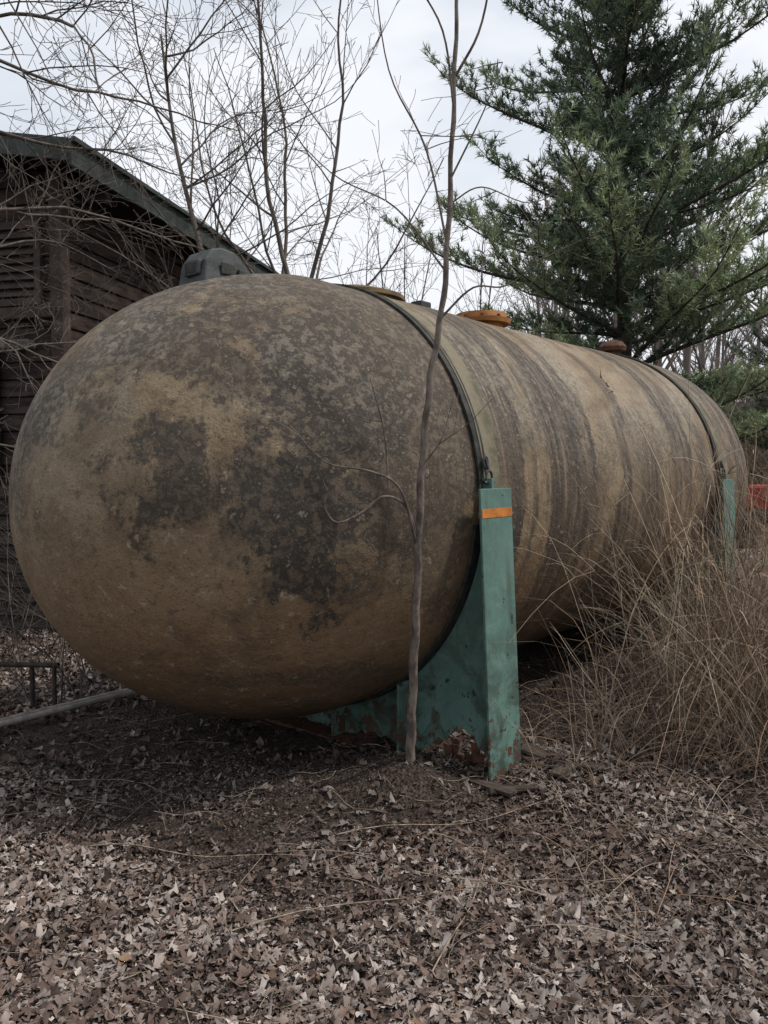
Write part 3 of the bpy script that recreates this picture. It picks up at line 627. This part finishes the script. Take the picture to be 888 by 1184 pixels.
# ------------------------------------------------------------------ gravel track & red tractor at far right
gt=np.linspace(-4,16,30); V=[];F=[]
for k,q in enumerate(gt):
    for w in np.linspace(13.2,15.0,5):
        x=6.0+q; V.append((x,w+.1*math.sin(q),float(gh(x,w))+.02))
for k in range(29):
    for w in range(4): a=k*5+w; F.append((a,a+5,a+6,a+1))
pymesh("gravel_track",V,F,simple("pale_gravel",(.30,.27,.24),(.20,.18,.16),14,.6,.95))
tr=empty("red_tractor",(7.75,15.6,0.02),math.radians(8))
red=simple("faded_red_paint",(.38,.045,.025),(.26,.03,.02),8,.1,.5); tyre=simple("tyre_rubber",(.02,.02,.02),(.04,.038,.035),14,.4,.85)
box("hood",(-1.15,-.25,.72),(.15,.25,1.22),red,tr,.06); box("grille",(-1.19,-.2,.70),(-1.155,.2,1.15),tyre,tr,.01)
box("chassis",(-1.1,-.16,.45),(.9,.16,.715),tyre,tr,.03); box("seat",(.45,-.22,1.0),(.85,.22,1.08),tyre,tr,.03); box("seat_back",(.8,-.22,1.083),(.88,.22,1.4),tyre,tr,.03)
for sg in (-1,1):
    revolve("rear_wheel",[(-.14,.25),(-.14,.52),(-.10,.58),(.10,.58),(.14,.52),(.14,.25),(.05,.24),(.05,.001)],tyre,tr,36,'Y',(.55,sg*.5,.56))
    revolve("front_wheel",[(-.08,.15),(-.08,.30),(-.05,.34),(.05,.34),(.08,.30),(.08,.15),(.03,.14),(.03,.001)],tyre,tr,30,'Y',(-.85,sg*.42,.34))
    arcband("fender",-.16,.16,.62,.645,20,160,red,tr,24).matrix_local=Matrix.Translation((.55,sg*.5,.56))@Matrix.Rotation(math.pi/2,4,'Z')
tb=Tubes(); tb.add([(.1,0,1.1),(.35,0,1.42)],[.02,.02],6); q=np.linspace(0,2*np.pi,17); tb.add(np.stack([.36+.08*np.cos(q),.19*np.sin(q),1.44-.05*np.cos(q)],-1),np.full(17,.014),6); tb.add([(-.7,.1,1.2),(-.7,.1,1.75)],[.03,.03],8); tb.make("steering_and_exhaust",tyre,tr)
# ------------------------------------------------------------------ light
S=np.array([.60,.02,.80]); S/=np.linalg.norm(S); el=math.asin(S[2]); azi=math.atan2(S[0],S[1])
L=bpy.data.lights.new("sun","SUN"); L.energy=2.8; L.angle=math.radians(5); L.color=(1,.955,.89)
lo=bpy.data.objects.new("sun",L); lo.rotation_euler=Vector(S).to_track_quat('Z','Y').to_euler(); link(lo)
W=bpy.data.worlds.new("World"); scene.world=W; W.use_nodes=True; nt=W.node_tree; N_=nt.nodes; Lk=nt.links
bg=N_["Background"]; bg.inputs[1].default_value=.11
sky=N_.new("ShaderNodeTexSky"); sky.sky_type='NISHITA'; sky.sun_disc=False; sky.sun_elevation=el; sky.sun_rotation=azi; sky.air_density=1.3; sky.dust_density=3
tc=N_.new("ShaderNodeTexCoord"); mp=N_.new("ShaderNodeMapping"); mp.inputs["Scale"].default_value=(1,1,2.2); Lk.new(tc.outputs["Generated"],mp.inputs[0])
n1=N_.new("ShaderNodeTexNoise"); n1.inputs["Scale"].default_value=1.7; n1.inputs["Detail"].default_value=5; n1.inputs["Roughness"].default_value=.5; n1.inputs["Distortion"].default_value=.3; Lk.new(mp.outputs[0],n1.inputs[0])
cr=N_.new("ShaderNodeValToRGB"); cr.color_ramp.elements[0].position=.38; cr.color_ramp.elements[0].color=(5.2,5.9,7.0,1); cr.color_ramp.elements[1].position=.58; cr.color_ramp.elements[1].color=(9.2,9.4,9.8,1); Lk.new(n1.outputs[0],cr.inputs[0])
mx=N_.new("ShaderNodeMix"); mx.data_type='RGBA'; mx.inputs[0].default_value=.9; Lk.new(sky.outputs[0],mx.inputs[6]); Lk.new(cr.outputs[0],mx.inputs[7]); Lk.new(mx.outputs[2],bg.inputs[0])
# ------------------------------------------------------------------ camera
cam=bpy.data.cameras.new("camera"); co=bpy.data.objects.new("camera",cam); link(co)
co.location=(0,0,1.6); co.rotation_euler=(math.pi/2-.0581,0,0); cam.sensor_fit='AUTO'; cam.sensor_width=36; cam.lens=904.3/1184*36; cam.clip_end=2000; cam.clip_start=.05
scene.camera=co
scene.view_settings.view_transform='Standard'; scene.view_settings.look='None'; scene.view_settings.exposure=0
